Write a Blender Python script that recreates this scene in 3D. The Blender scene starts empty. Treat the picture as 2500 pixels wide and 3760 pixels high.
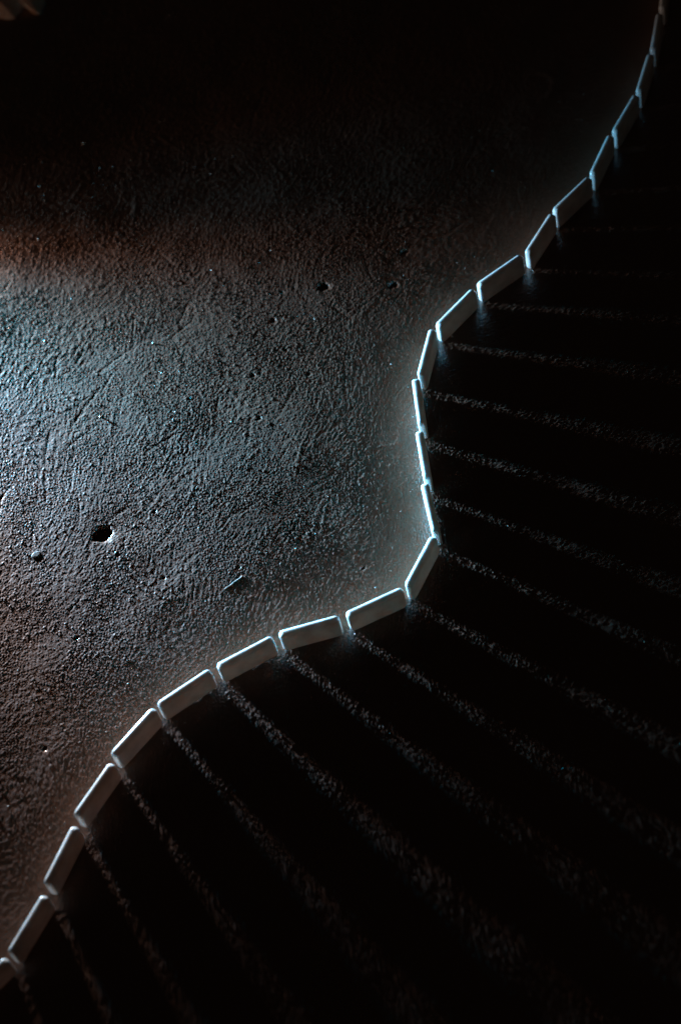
import bpy, bmesh, math, random
import numpy as np
from mathutils import Vector, Matrix

# ------------------------------------------------------------------ scene, camera, light
scene = bpy.context.scene
C = scene.collection
random.seed(7)
scene.view_settings.view_transform = 'Standard'
scene.view_settings.look = 'None'
scene.view_settings.gamma = 1.0
scene.view_settings.exposure = 0.0
scene.cycles.use_denoising = True
scene.view_settings.use_curve_mapping = False

cam_data = bpy.data.cameras.new("camera")
cam = bpy.data.objects.new("camera", cam_data)
C.objects.link(cam)
cam_data.sensor_fit = 'HORIZONTAL'
cam_data.lens = 50.0
cam_data.sensor_width = 50.0 * 2500 / 7272.5
cam_data.clip_start = 0.05
cam_data.clip_end = 50
tilt, roll = math.radians(33.6275), math.radians(-15.5771)
d = Vector((0, math.sin(tilt), -math.cos(tilt)))
u0 = Vector((0, math.cos(tilt), math.sin(tilt)))
r0 = Vector((1, 0, 0))
cr, sr = math.cos(roll), math.sin(roll)
Rv, Uv = cr * r0 + sr * u0, -sr * r0 + cr * u0
M = Matrix((Rv, Uv, -d)).transposed().to_4x4()
M.translation = Vector((0, 0, 1.32573))
cam.matrix_world = M
cam_data.dof.use_dof = True
cam_data.dof.focus_distance = 1.60
cam_data.dof.aperture_fstop = 2.4
cam_data.dof.aperture_blades = 9
scene.camera = cam

world = bpy.data.worlds.new("World")
scene.world = world
world.use_nodes = True
bg = world.node_tree.nodes["Background"]
bg.inputs[0].default_value = (1.0, 0.78, 0.62, 1)
bg.inputs[1].default_value = 0.007

LAMP = Vector((-0.485, 1.362, 0.0))


def lamp(name, z, width, height, power, colour, aim, spread, forward=0.0):
    l = bpy.data.lights.new(name, 'AREA')
    l.shape = 'RECTANGLE'
    l.size, l.size_y = width, height
    l.energy = power
    l.color = colour
    l.spread = math.radians(spread)
    o = bpy.data.objects.new(name, l)
    C.objects.link(o)
    a = math.radians(aim)
    dirv = Vector((math.cos(a), math.sin(a), 0.0))
    side = Vector((-dirv.y, dirv.x, 0))
    m = Matrix((side, Vector((0, 0, 1)), -dirv)).transposed().to_4x4()
    m.translation = LAMP + Vector((0, 0, z)) + Vector((0.72, -0.69, 0)) * forward
    o.matrix_world = m
    return o


# one torch lying on the floor beyond the left edge: a cold narrow head close to
# the floor; the other emitters are added to tint and widen its light
lamp("cold_pool_fill", 0.0200, 0.050, 0.014, 5.6, (0.0, 0.55, 1.0), -45, 54, 0.09)  # extra emitter added ahead of the head for the cyan pool
lamp("torch_head_light", 0.0115, 0.055, 0.016, 9.0, (0.06, 0.58, 1.0), -47, 86)
lamp("warm_floor_fill", 0.0235, 0.055, 0.012, 5.3, (1.0, 0.72, 0.57), -52, 76, 0.04)  # added warm fill, gives the lit floor its brown base
lamp("warm_edge_fill", 0.0235, 0.055, 0.012, 0.8, (1.0, 0.76, 0.62), -50, 112, 0.03)  # added wider warm fill, softens the edge of the beam
lamp("wide_warm_fill", 0.0150, 0.050, 0.016, 0.85, (1.0, 0.72, 0.56), -38, 160)  # added weak fill, brings out the rims of the topmost dominoes


# ------------------------------------------------------------------ helpers
def tag(o, label=None, cat=None, group=None, kind=None):
    if label: o['label'] = label
    if cat: o['category'] = cat
    if group: o['group'] = group
    if kind: o['kind'] = kind
    return o


def link_mesh(name, me, mat, parent=None):
    o = bpy.data.objects.new(name, me)
    C.objects.link(o)
    if mat: me.materials.append(mat)
    if parent: o.parent = parent
    return o


def new_mat(name):
    m = bpy.data.materials.new(name)
    m.use_nodes = True
    return m, m.node_tree.nodes, m.node_tree.links, m.node_tree.nodes["Principled BSDF"]


# ------------------------------------------------------------------ materials
def floor_material():
    m, n, l, p = new_mat("painted_concrete")
    tc = n.new("ShaderNodeTexCoord")
    n1 = n.new("ShaderNodeTexNoise")
    n1.inputs["Scale"].default_value = 9.0
    n1.inputs["Detail"].default_value = 8
    n1.inputs["Roughness"].default_value = 0.65
    l.new(tc.outputs["Object"], n1.inputs["Vector"])
    r = n.new("ShaderNodeValToRGB")
    r.color_ramp.elements[0].position = 0.3
    r.color_ramp.elements[0].color = (0.098, 0.046, 0.029, 1)
    r.color_ramp.elements[1].position = 0.72
    r.color_ramp.elements[1].color = (0.130, 0.064, 0.042, 1)
    l.new(n1.outputs["Fac"], r.inputs["Fac"])
    l.new(r.outputs["Color"], p.inputs["Base Color"])
    n2 = n.new("ShaderNodeTexNoise")
    n2.inputs["Scale"].default_value = 14.0
    n2.inputs["Detail"].default_value = 5
    l.new(tc.outputs["Object"], n2.inputs["Vector"])
    mr = n.new("ShaderNodeMapRange")
    mr.inputs["To Min"].default_value = 0.24
    mr.inputs["To Max"].default_value = 0.42
    l.new(n2.outputs["Fac"], mr.inputs["Value"])
    l.new(mr.outputs["Result"], p.inputs["Roughness"])
    p.inputs["Specular IOR Level"].default_value = 0.5
    p.inputs["Coat Weight"].default_value = 0.5
    p.inputs["Coat IOR"].default_value = 1.7
    p.inputs["Coat Roughness"].default_value = 0.26
    n3 = n.new("ShaderNodeTexNoise")
    n3.inputs["Scale"].default_value = 900.0
    n3.inputs["Detail"].default_value = 3
    l.new(tc.outputs["Object"], n3.inputs["Vector"])
    b = n.new("ShaderNodeBump")
    b.inputs["Strength"].default_value = 1.0
    b.inputs["Distance"].default_value = 0.0001
    l.new(n3.outputs["Fac"], b.inputs["Height"])
    l.new(b.outputs["Normal"], p.inputs["Normal"])
    return m


def tile_material():
    m, n, l, p = new_mat("white_domino_plastic")
    tc0 = n.new("ShaderNodeTexCoord")
    oi = n.new("ShaderNodeObjectInfo")
    ad = n.new("ShaderNodeVectorMath")
    l.new(tc0.outputs["Object"], ad.inputs[0])
    l.new(oi.outputs["Location"], ad.inputs[1])
    sm = n.new("ShaderNodeTexNoise")                  # handling smudges, different on each piece
    sm.inputs["Scale"].default_value = 70.0
    sm.inputs["Detail"].default_value = 6
    l.new(ad.outputs["Vector"], sm.inputs["Vector"])
    rp = n.new("ShaderNodeValToRGB")
    rp.color_ramp.elements[0].position = 0.34
    rp.color_ramp.elements[0].color = (0.47, 0.44, 0.41, 1)
    rp.color_ramp.elements[1].position = 0.62
    rp.color_ramp.elements[1].color = (0.66, 0.65, 0.63, 1)
    l.new(sm.outputs["Fac"], rp.inputs["Fac"])
    l.new(rp.outputs["Color"], p.inputs["Base Color"])
    p.inputs["Roughness"].default_value = 0.28
    p.inputs["Subsurface Weight"].default_value = 1.0
    p.inputs["Subsurface Radius"].default_value = (0.8, 0.9, 1.0)
    p.inputs["Subsurface Scale"].default_value = 0.0028
    tc = n.new("ShaderNodeTexCoord")
    n3 = n.new("ShaderNodeTexNoise")
    n3.inputs["Scale"].default_value = 260.0
    n3.inputs["Detail"].default_value = 3
    l.new(tc.outputs["Object"], n3.inputs["Vector"])
    b = n.new("ShaderNodeBump")
    b.inputs["Strength"].default_value = 0.15
    b.inputs["Distance"].default_value = 0.0002
    l.new(n3.outputs["Fac"], b.inputs["Height"])
    l.new(b.outputs["Normal"], p.inputs["Normal"])
    tr = n.new("ShaderNodeBsdfTranslucent")          # milky plastic: some light comes through
    tm = n.new("ShaderNodeMixRGB")
    tm.blend_type = 'MULTIPLY'
    tm.inputs[0].default_value = 1.0
    tm.inputs[2].default_value = (1.0, 0.66, 0.53, 1)
    mul = n.new("ShaderNodeMixRGB")
    mul.blend_type = 'ADD'
    mul.inputs[0].default_value = 1.0
    mul.inputs[2].default_value = (0.28, 0.28, 0.28, 1)
    l.new(rp.outputs["Color"], mul.inputs[1])
    l.new(mul.outputs["Color"], tm.inputs[1])
    l.new(tm.outputs["Color"], tr.inputs["Color"])
    mx = n.new("ShaderNodeMixShader")
    mx.inputs[0].default_value = 0.08
    l.new(p.outputs["BSDF"], mx.inputs[1])
    l.new(tr.outputs["BSDF"], mx.inputs[2])
    l.new(mx.outputs["Shader"], n["Material Output"].inputs["Surface"])
    return m


def plain_material(name, c0, c1, scale, rough):
    m, n, l, p = new_mat(name)
    tc = n.new("ShaderNodeTexCoord")
    n1 = n.new("ShaderNodeTexNoise")
    n1.inputs["Scale"].default_value = scale
    n1.inputs["Detail"].default_value = 6
    l.new(tc.outputs["Object"], n1.inputs["Vector"])
    r = n.new("ShaderNodeValToRGB")
    r.color_ramp.elements[0].position = 0.35
    r.color_ramp.elements[0].color = (*c0, 1)
    r.color_ramp.elements[1].position = 0.68
    r.color_ramp.elements[1].color = (*c1, 1)
    l.new(n1.outputs["Fac"], r.inputs["Fac"])
    l.new(r.outputs["Color"], p.inputs["Base Color"])
    p.inputs["Roughness"].default_value = rough
    return m


MAT_FLOOR = floor_material()
MAT_TILE = tile_material()
MAT_STONE = plain_material("grey_chip", (0.05, 0.042, 0.036), (0.11, 0.095, 0.08), 400, 0.7)
MAT_WOOD = plain_material("pale_wood", (0.06, 0.04, 0.03), (0.16, 0.11, 0.08), 500, 0.6)
MAT_CRUMB = plain_material("white_crumb", (0.30, 0.28, 0.26), (0.50, 0.47, 0.44), 900, 0.6)
MAT_GRIT = plain_material("sand_grit", (0.16, 0.14, 0.12), (0.42, 0.39, 0.36), 60, 0.5)
MAT_CLOTH = plain_material("brown_cloth", (0.24, 0.12, 0.07), (0.40, 0.21, 0.12), 300, 0.9)

# ------------------------------------------------------------------ the floor relief
STEP = 0.00065
X0, X1, Y0, Y1 = -0.40, 0.50, 0.33, 1.66
NX, NY = int((X1 - X0) / STEP), int((Y1 - Y0) / STEP)
rng = np.random.default_rng(11)
fx = np.fft.rfftfreq(NX, STEP)[None, :]
fy = np.fft.fftfreq(NY, STEP)[:, None]
FR = np.sqrt(fx ** 2 + fy ** 2) + 1e-9


def filt(resp):
    w = np.fft.rfft2(rng.standard_normal((NY, NX)))
    h = np.fft.irfft2(w * resp, s=(NY, NX))
    return h / h.std()


def band(lo, hi):                       # wavelengths in metres
    f1, f2 = 1 / hi, 1 / lo
    return np.exp(-(FR / f2) ** 2) * (1 - np.exp(-(FR / f1) ** 2))


def stroke(angle, across, along):       # trowel strokes running along `angle`
    a = math.radians(angle)
    fl = fx * math.cos(a) + fy * math.sin(a)
    fc = -fx * math.sin(a) + fy * math.cos(a)
    return np.exp(-(fl * along) ** 2) * np.exp(-(fc * across) ** 2) * (1 - np.exp(-(fc * across * 3) ** 2))


def smooth01(v, a, b):
    t = np.clip((v - a) / (b - a), 0, 1)
    return t * t * (3 - 2 * t)


xs = X0 + STEP * np.arange(NX)
ys = Y0 + STEP * np.arange(NY)
GX, GY = np.meshgrid(xs, ys)
grain = filt(band(0.0012, 0.0030))
coarse = filt(band(0.005, 0.02))
undul = filt(band(0.05, 0.25))
patch = [filt(band(0.05, 0.30)) for _ in range(5)]
# added dish in the slab: evens torch light before the row, fades it behind
RR = np.arange(0, 3.0, 0.002)
SL = np.interp(RR, [0, 0.12, 0.20, 0.32, 0.48, 0.60, 0.66, 0.80, 3.0], [0, 0, -0.036, -0.036, 0.004, 0.012, 0.0, -0.012, -0.012])
HP = np.cumsum(SL) * 0.002
HP -= np.interp(0.68, RR, HP)


def light_dish(x, y):
    return np.interp(np.hypot(x - LAMP.x, y - LAMP.y), RR, HP)


rough_mask = 0.40 + 0.60 * smooth01(patch[0], -1.0, 1.2)
H = light_dish(GX, GY) + 0.00013 * grain * rough_mask + 0.000036 * coarse * (0.6 + 0.4 * smooth01(patch[4], -1, 1)) + 0.00007 * undul
# pitted, crusty areas : only the peaks of the grain stand up
peaks = np.clip(filt(band(0.0013, 0.0028)) - 1.5, 0, 1.6)
H += 0.00060 * peaks * (0.35 + 0.65 * smooth01(patch[1], -0.8, 1.0))
H += 0.00030 * np.clip(filt(band(0.003, 0.007)) - 2.1, 0, 1.5)
# trowel strokes in several directions, each in its own patches
for k, (ang, amp) in enumerate(((32, 0.000026), (52, 0.00003), (75, 0.000028), (8, 0.000014))):
    mk = smooth01(filt(band(0.06, 0.30)), -0.2, 1.2)
    H += amp * filt(stroke(ang, 0.0020, 0.014)) * mk
# single scratches
def scratch(x, y, ang, length, width, depth, bend=0.0):
    a = math.radians(ang)
    dx, dy = GX - x, GY - y
    ix = (np.abs(dx) < length) & (np.abs(dy) < length)
    lo = dx[ix] * math.cos(a) + dy[ix] * math.sin(a)
    ac = -dx[ix] * math.sin(a) + dy[ix] * math.cos(a) - bend * lo ** 2
    H[ix] -= depth * np.exp(-(ac / width) ** 2) * smooth01(length / 2 - np.abs(lo), 0, length * 0.15)


r_ = random.Random(5)
for _ in range(320):
    scratch(r_.uniform(-0.30, 0.25), r_.uniform(0.85, 1.45), r_.choice((28, 38, 50, 62, 80, 120)) + r_.gauss(0, 8),
            r_.uniform(0.008, 0.045), r_.uniform(0.0008, 0.0014), r_.uniform(0.00004, 0.00017) * r_.choice((1, 1, -0.8)), r_.gauss(0, 3))


# pits (blow holes) where the photograph shows them: x, y, radius, depth
def pit(x, y, rx, ry, ang, depth):
    a = math.radians(ang)
    dx, dy = GX - x, GY - y
    ix = (np.abs(dx) < rx * 3) & (np.abs(dy) < rx * 3)
    lx = dx[ix] * math.cos(a) + dy[ix] * math.sin(a)
    ly = -dx[ix] * math.sin(a) + dy[ix] * math.cos(a)
    rr = np.sqrt((lx / rx) ** 2 + (ly / ry) ** 2) + 0.06 * coarse[ix]
    H[ix] -= depth * (1 - smooth01(rr, 0.60, 1.05))
    ox, oy = x - LAMP.x, y - LAMP.y
    k = 0.55 * rx / math.hypot(ox, oy)              # crumbled lip on the side away from the torch
    r2 = np.hypot(dx[ix] - ox * k, dy[ix] - oy * k) / rx + 0.05 * coarse[ix]
    H[ix] -= 0.09 * rx * (1 - smooth01(r2, 0.15, 1.0))


pit(-0.1925, 0.9245, 0.0088, 0.0078, 10, 0.0060)
pit(0.0380, 1.1140, 0.0058, 0.0045, -20, 0.0045)
PIT_EXTRA = [(1440, 1045, 4.2), (1001, 1175, 2.6), (1048, 1283, 1.8), (927, 1375, 2.2), (1130, 1373, 2.1),
             (947, 1534, 2.5), (1032, 1070, 1.9), (566, 1876, 1.8), (279, 2342, 2.0), (163, 2751, 2.2),
             (877, 2083, 1.6), (1330, 2085, 2.0), (600, 2120, 1.6), (1480, 925, 3.2)]


def at(px, py, h=0.0):                  # a point of the photograph on the plane z = h
    v = d + ((px - 1250) / 7272.5) * Rv - ((py - 1880) / 7272.5) * Uv
    t = (h - 1.32573) / v.z
    return Vector((0, 0, 1.32573)) + t * v


for px, py, mm in PIT_EXTRA:
    q = at(px, py)
    pit(q.x, q.y, mm * 0.001 * 1.15, mm * 0.001 * 0.9, r_.uniform(-40, 40), mm * 0.0007)
# shallow ring mark far up the floor
q = at(1965, 310)
rr = np.hypot(GX - q.x, GY - q.y)
H += 0.00025 * np.exp(-((rr - 0.017) / 0.0035) ** 2) * smooth01(GX - q.x, -0.012, 0.012)
edge = np.minimum(np.minimum(GX - X0, X1 - GX), np.minimum(GY - Y0, Y1 - GY))
H *= smooth01(edge, 0.0, 0.02)


def axis(segs):
    out = [segs[0][0]]
    for a, b, s in segs:
        k = max(1, int(round((b - a) / s)))
        out += list(a + (b - a) * (np.arange(k) + 1) / k)
    return np.array(out)


AX = axis([(-3.0, -0.42, 0.12), (-0.42, -0.30, 0.0013), (-0.30, 0.12, 0.00065), (0.12, 0.30, 0.0013), (0.30, 0.50, 0.0025), (0.50, 3.0, 0.12)])
AY = axis([(-2.0, 0.33, 0.12), (0.33, 0.60, 0.0025), (0.60, 0.74, 0.0013), (0.74, 1.36, 0.00065), (1.36, 1.50, 0.0013), (1.50, 1.66, 0.003), (1.66, 4.0, 0.12)])
MX, MY = np.meshgrid(AX, AY)
fxi = np.clip((MX - X0) / STEP, 0, NX - 1.001)
fyi = np.clip((MY - Y0) / STEP, 0, NY - 1.001)
ix, iy = fxi.astype(int), fyi.astype(int)
tx, ty = fxi - ix, fyi - iy
MZ = (H[iy, ix] * (1 - tx) * (1 - ty) + H[iy, ix + 1] * tx * (1 - ty) + H[iy + 1, ix] * (1 - tx) * ty + H[iy + 1, ix + 1] * tx * ty)
MZ[(MX <= X0) | (MX >= X1) | (MY <= Y0) | (MY >= Y1)] = 0.0


def height(x, y):
    i, j = int((x - X0) / STEP), int((y - Y0) / STEP)
    if 0 <= i < NX and 0 <= j < NY: return float(H[j, i])
    return 0.0


def grid_mesh(name, X, Y, Z):
    ny, nx = X.shape
    me = bpy.data.meshes.new(name)
    co = np.stack([X, Y, Z], -1).reshape(-1, 3).astype(np.float32)
    idx = np.arange(nx * ny, dtype=np.int32).reshape(ny, nx)
    quads = np.stack([idx[:-1, :-1], idx[:-1, 1:], idx[1:, 1:], idx[1:, :-1]], -1).reshape(-1, 4)
    me.vertices.add(len(co))
    me.vertices.foreach_set("co", co.ravel())
    me.loops.add(quads.size)
    me.loops.foreach_set("vertex_index", quads.ravel())
    me.polygons.add(len(quads))
    me.polygons.foreach_set("loop_start", np.arange(0, quads.size, 4, dtype=np.int32))
    me.polygons.foreach_set("loop_total", np.full(len(quads), 4, dtype=np.int32))
    me.update(calc_edges=True)
    me.shade_smooth()
    return me


floor = link_mesh("floor", grid_mesh("floor", MX, MY, MZ), MAT_FLOOR)
tag(floor, "rough dark concrete floor with trowel strokes and small holes", kind="structure")

# ------------------------------------------------------------------ the row of dominoes
L, HT, TH = 0.0480, 0.0236, 0.0066


def domino_mesh():
    """A slab L x HT with rounded corners, its faces eased into the rim by a quarter round."""
    rc, re, NC, NE = 0.0040, 0.0024, 9, 7
    rings = []
    for s in (-1, 1):
        for k in (range(NE + 1) if s < 0 else range(NE, -1, -1)):
            a = math.pi / 2 * k / NE
            inset = re * (1 - math.sin(a))
            y = s * (TH / 2 - re + re * math.cos(a))
            ring = []
            for cx, cz, a0 in ((L / 2 - rc, HT - rc, 0), (-L / 2 + rc, HT - rc, 90), (-L / 2 + rc, rc, 180), (L / 2 - rc, rc, 270)):
                for q in range(NC + 1):
                    t = math.radians(a0 + 90 * q / NC)
                    rr = rc - inset
                    ring.append((cx + rr * math.cos(t), y, cz + rr * math.sin(t)))
            rings.append(ring)
    bm = bmesh.new()
    vs = [[bm.verts.new(c) for c in ring] for ring in rings]
    n = len(vs[0])
    for a, b in zip(vs[:-1], vs[1:]):
        for i in range(n):
            bm.faces.new((a[i], a[(i + 1) % n], b[(i + 1) % n], b[i]))
    bm.faces.new(vs[0][::-1]); bm.faces.new(vs[-1])
    bmesh.ops.recalc_face_normals(bm, faces=bm.faces)
    me = bpy.data.meshes.new("domino")
    bm.to_mesh(me); bm.free()
    me.shade_smooth()
    return me


# centre of the far (lit) upper edge x, y, heading in degrees, and what sets each one apart
ROW = [
    (0.41340, 1.32940, 67.00, "white domino cut off by the top edge of the photo at the top right"),
    (0.39016, 1.28129, 64.99, "dim white domino just below the one cut off by the top edge"),
    (0.36495, 1.23676, 59.48, "dim white domino third down from the top edge, its lower end face faintly lit"),
    (0.33447, 1.19616, 48.65, "dark white domino with a small blue lit end, fourth down from the top edge"),
    (0.30040, 1.15674, 53.18, "domino with thin blue rim fifth down from the top edge, between two flatter lying ones"),
    (0.26406, 1.12271, 33.36, "upper right domino turned flat, its broad brown face above the first faint light streak"),
    (0.22550, 1.08955, 46.61, "steeper blue rimmed domino between two flatter turned ones in the upper right"),
    (0.18328, 1.06266, 23.19, "flattest turned domino of the upper half, with a white glowing left end"),
    (0.13709, 1.03635, 34.76, "domino with a bright white left end, above the steep one where the row turns downward"),
    (0.10129, 0.99895, 63.49, "steep domino at the bend where the row turns down, above the three upright ones"),
    (0.08218, 0.95097, 82.24, "topmost of the three thin brightest rimmed dominoes seen nearly end on"),
    (0.07271, 0.89920, 83.81, "middle of the three thin brightest rimmed dominoes seen nearly end on"),
    (0.06551, 0.84870, 86.75, "lowest of the three thin brightest rimmed dominoes seen nearly end on"),
    (0.04717, 0.80528, 50.50, "slanted domino at the right hand corner of the row, below the three thin ones"),
    (0.00595, 0.78163, 10.45, "large faced domino left of the slanted corner one, with a bright white left end"),
    (-0.04669, 0.77677, -0.21, "most level domino in the lower part of the row, with a glowing upper left corner"),
    (-0.09963, 0.76940, 14.18, "domino left of the most level one, with the widest streak of light at its left"),
    (-0.15091, 0.75337, 20.99, "domino at the lower left whose right end borders the widest streak of light"),
    (-0.19575, 0.72807, 37.14, "slanting domino fifth up from the left edge, rim bright white at the middle"),
    (-0.23295, 0.68998, 45.16, "blurred brown faced domino fourth up from the left edge, with a long blue rim"),
    (-0.26573, 0.64525, 54.17, "steepest blurred domino in the lower left, with a white spot at its upper corner"),
    (-0.29715, 0.59986, 49.29, "most blurred domino at the lower left, a blue smudge at its bottom end"),
    (-0.33482, 0.56610, 33.08, "domino cut off by the left edge at the bottom of the row"),
]
dom_me = domino_mesh()
dom_me.materials.append(MAT_TILE)
proto = None
for x, y, deg, lab in ROW:
    if proto is None:
        o = proto = bpy.data.objects.new("domino", dom_me)
    else:
        o = proto.copy()
    C.objects.link(o)
    t = math.radians(deg)
    nrm = Vector((math.sin(t), -math.cos(t), 0))
    p = Vector((x, y, 0)) + nrm * (TH / 2)
    o.location = (p.x, p.y, float(light_dish(p.x, p.y)) + 0.00005)
    o.rotation_euler = (0, 0, t)
    tag(o, lab, "domino", "white dominoes standing on edge in a winding row")


# ------------------------------------------------------------------ small things lying on the floor
def lump(name, mat, px, py, sx, sy, sz, rot, seed, subdiv=2, jag=0.25, flat=False):
    rr = random.Random(seed)
    bm = bmesh.new()
    bmesh.ops.create_icosphere(bm, subdivisions=subdiv, radius=1.0)
    for v in bm.verts:
        k = 1 + rr.uniform(-jag, jag)
        v.co *= k
        if flat: v.co.z = max(-0.6, min(0.55 + 0.06 * rr.random(), v.co.z))
        v.co = Vector((v.co.x * sx, v.co.y * sy, (v.co.z + 0.45) * sz))
    me = bpy.data.meshes.new(name)
    bm.to_mesh(me); bm.free()
    o = link_mesh(name, me, mat)
    q = at(px, py)
    o.location = (q.x, q.y, height(q.x, q.y))
    o.rotation_euler = (0, 0, math.radians(rot))
    return o


tag(lump("stone_chip", MAT_STONE, 130, 2034, 0.0040, 0.0026, 0.0006, 20, 3, 3, 0.05, True),
    "flat stone chip lying left of the big round hole in the floor", "stone chip")


def splinter():
    a, b = at(824, 2164), at(890, 2116)
    dv = b - a
    ln = dv.length
    bm = bmesh.new()
    K = 9
    prev = None
    for i in range(K):
        f = i / (K - 1)
        w = 0.00045
        h = 0.0003 + 0.0004 * f + 0.00012 * math.sin(i * 2.3)
        z0 = -0.0002
        sh = 0.00025 * math.sin(i * 1.7)
        sec = [(-w + sh, z0), (w + sh, z0), (w * 0.8 + sh, h * 0.7), (-w * 0.35 + sh, h), (-w + sh, h * 0.75)]
        ring = [bm.verts.new((f * ln, s, z)) for s, z in sec]
        if prev:
            for k in range(5):
                bm.faces.new((prev[k], prev[(k + 1) % 5], ring[(k + 1) % 5], ring[k]))
        else:
            bm.faces.new(ring[::-1])
        prev = ring
    bm.faces.new(prev)
    bmesh.ops.recalc_face_normals(bm, faces=bm.faces)
    me = bpy.data.meshes.new("wood_splinter")
    bm.to_mesh(me); bm.free()
    o = link_mesh("wood_splinter", me, MAT_WOOD)
    o.location = (a.x, a.y, height(a.x, a.y))
    o.rotation_euler = (0, 0, math.atan2(dv.y, dv.x))
    tag(o, "thin straight wood splinter lying on the lit floor above the row", "splinter")


splinter()
CR = [(367, 1527, 0.0011, "brightest white crumb, on the blue lit floor at the left"),
      (395, 1545, 0.0007, "small crumb just right of the brightest white crumb"),
      (560, 1257, 0.0009, "upright pale crumb on the floor high above the splinter"),
      (848, 1548, 0.0009, "white crumb left of a small hole in the middle of the floor"),
      (307, 528, 0.0011, "lone pale crumb in the dark upper left of the floor")]
for i, (px, py, s, lab) in enumerate(CR):
    tag(lump("crumb", MAT_CRUMB, px, py, s, s * 0.75, s * 0.9, 40 * i, 20 + i, 1, 0.3), lab, "crumb", "crumbs lying on the floor")


def lint(px, py, ang, ln):
    q = at(px, py)
    bm = bmesh.new()
    prev = None
    for i in range(7):
        f = i / 6
        c = Vector(((f - 0.5) * ln, 0.0006 * math.sin(f * 5), 0.0004 + 0.0006 * math.sin(f * 3.1)))
        ring = [bm.verts.new(c + Vector((0, 0.00022 * math.cos(k * 2.094), 0.00022 * math.sin(k * 2.094)))) for k in range(3)]
        if prev:
            for k in range(3): bm.faces.new((prev[k], prev[(k + 1) % 3], ring[(k + 1) % 3], ring[k]))
        prev = ring
    me = bpy.data.meshes.new("lint")
    bm.to_mesh(me); bm.free()
    o = link_mesh("lint", me, MAT_CRUMB)
    o.location = (q.x, q.y, height(q.x, q.y))
    o.rotation_euler = (0, 0, math.radians(ang))
    return o


tag(lint(1954, 995, -38, 0.0042), "tiny pale shred of lint at the foot of an upper right domino", "lint")


def grit():
    """Sand grains sitting on the concrete: nobody could count them, so one mesh."""
    g = np.random.default_rng(77)
    bm = bmesh.new()
    bmesh.ops.create_icosphere(bm, subdivisions=1, radius=1.0)
    bm.verts.ensure_lookup_table()
    tv = np.array([v.co[:] for v in bm.verts])
    tf = np.array([[v.index for v in f.verts] for f in bm.faces])
    bm.free()
    N = 16000
    x, y = g.uniform(-0.34, 0.34, N), g.uniform(0.55, 1.50, N)
    i, j = ((x - X0) / STEP).astype(int), ((y - Y0) / STEP).astype(int)
    keep = g.uniform(0, 1, N) < 0.02 + 0.3 * smooth01(patch[2][j, i], -0.2, 1.8)
    x, y, i, j = x[keep], y[keep], i[keep], j[keep]
    N = len(x)
    s = 0.00017 * np.exp(g.normal(0, 0.5, N))
    sc = s[:, None] * np.stack([g.uniform(0.8, 1.7, N), np.ones(N), g.uniform(0.6, 1.1, N)], 1)
    V = (tv[None] + g.uniform(-0.25, 0.25, (N,) + tv.shape)) * sc[:, None]
    a = g.uniform(0, 6.28, N)
    ca, sa = np.cos(a)[:, None], np.sin(a)[:, None]
    P = np.stack([V[..., 0] * ca - V[..., 1] * sa + x[:, None], V[..., 0] * sa + V[..., 1] * ca + y[:, None],
                  V[..., 2] + (H[j, i] + 0.4 * s)[:, None]], -1).reshape(-1, 3).astype(np.float32)
    F = (tf[None] + (np.arange(N) * len(tv))[:, None, None]).reshape(-1, 3).astype(np.int32)
    me = bpy.data.meshes.new("grit")
    me.vertices.add(len(P)); me.vertices.foreach_set("co", P.ravel())
    me.loops.add(F.size); me.loops.foreach_set("vertex_index", F.ravel())
    me.polygons.add(len(F))
    me.polygons.foreach_set("loop_start", np.arange(0, F.size, 3, dtype=np.int32))
    me.polygons.foreach_set("loop_total", np.full(len(F), 3, dtype=np.int32))
    me.update(calc_edges=True)
    o = link_mesh("grit", me, MAT_GRIT)
    tag(o, "fine sandy grit scattered over the concrete floor", "grit", kind="stuff")


grit()


# ------------------------------------------------------------------ folded cloth in the far left corner
def cloth():
    NU, NV = 64, 36
    # the hem as seen in the photograph (pixels), lying on the floor
    hem = [(-150, 60), (-60, 72), (0, 66), (30, 70), (54, 67), (70, 50), (84, 32), (96, 26), (112, 40), (133, 53), (150, 45), (162, 22), (170, -4), (178, -60)]
    pts = [at(px, py) for px, py in hem]
    acc = [0.0]
    for a, b in zip(pts[:-1], pts[1:]): acc.append(acc[-1] + (b - a).length)
    cen = Vector((-0.225, 1.640, 0))
    X = np.zeros((NV, NU)); Y = np.zeros((NV, NU)); Z = np.zeros((NV, NU))
    for i in range(NU):
        s = acc[-1] * i / (NU - 1)
        k = max(j for j in range(len(acc) - 1) if acc[j] <= s + 1e-9)
        f = (s - acc[k]) / (acc[k + 1] - acc[k])
        p = pts[k].lerp(pts[k + 1], min(1, f))
        for j in range(NV):
            v = j / (NV - 1)
            e = 1 - (1 - min(1, v * 1.7)) ** 3
            q = p.lerp(cen, v * 0.92)
            X[j, i], Y[j, i] = q.x, q.y
            Z[j, i] = 0.0004 + 0.016 * math.sin(min(1, v * 2.2) * math.pi / 2) + 0.012 * v * v + 0.0015 * math.sin(i * 0.55) * e + 0.0008 * math.sin(i * 1.3 + j * 0.8) * e
    o = link_mesh("cloth", grid_mesh("cloth", X, Y, Z), MAT_CLOTH)
    sm = o.modifiers.new("thickness", 'SOLIDIFY'); sm.thickness = 0.0012; sm.offset = -1
    tag(o, "dim brown folded cloth with two rounded lobes in the dark top left corner", "cloth")


cloth()
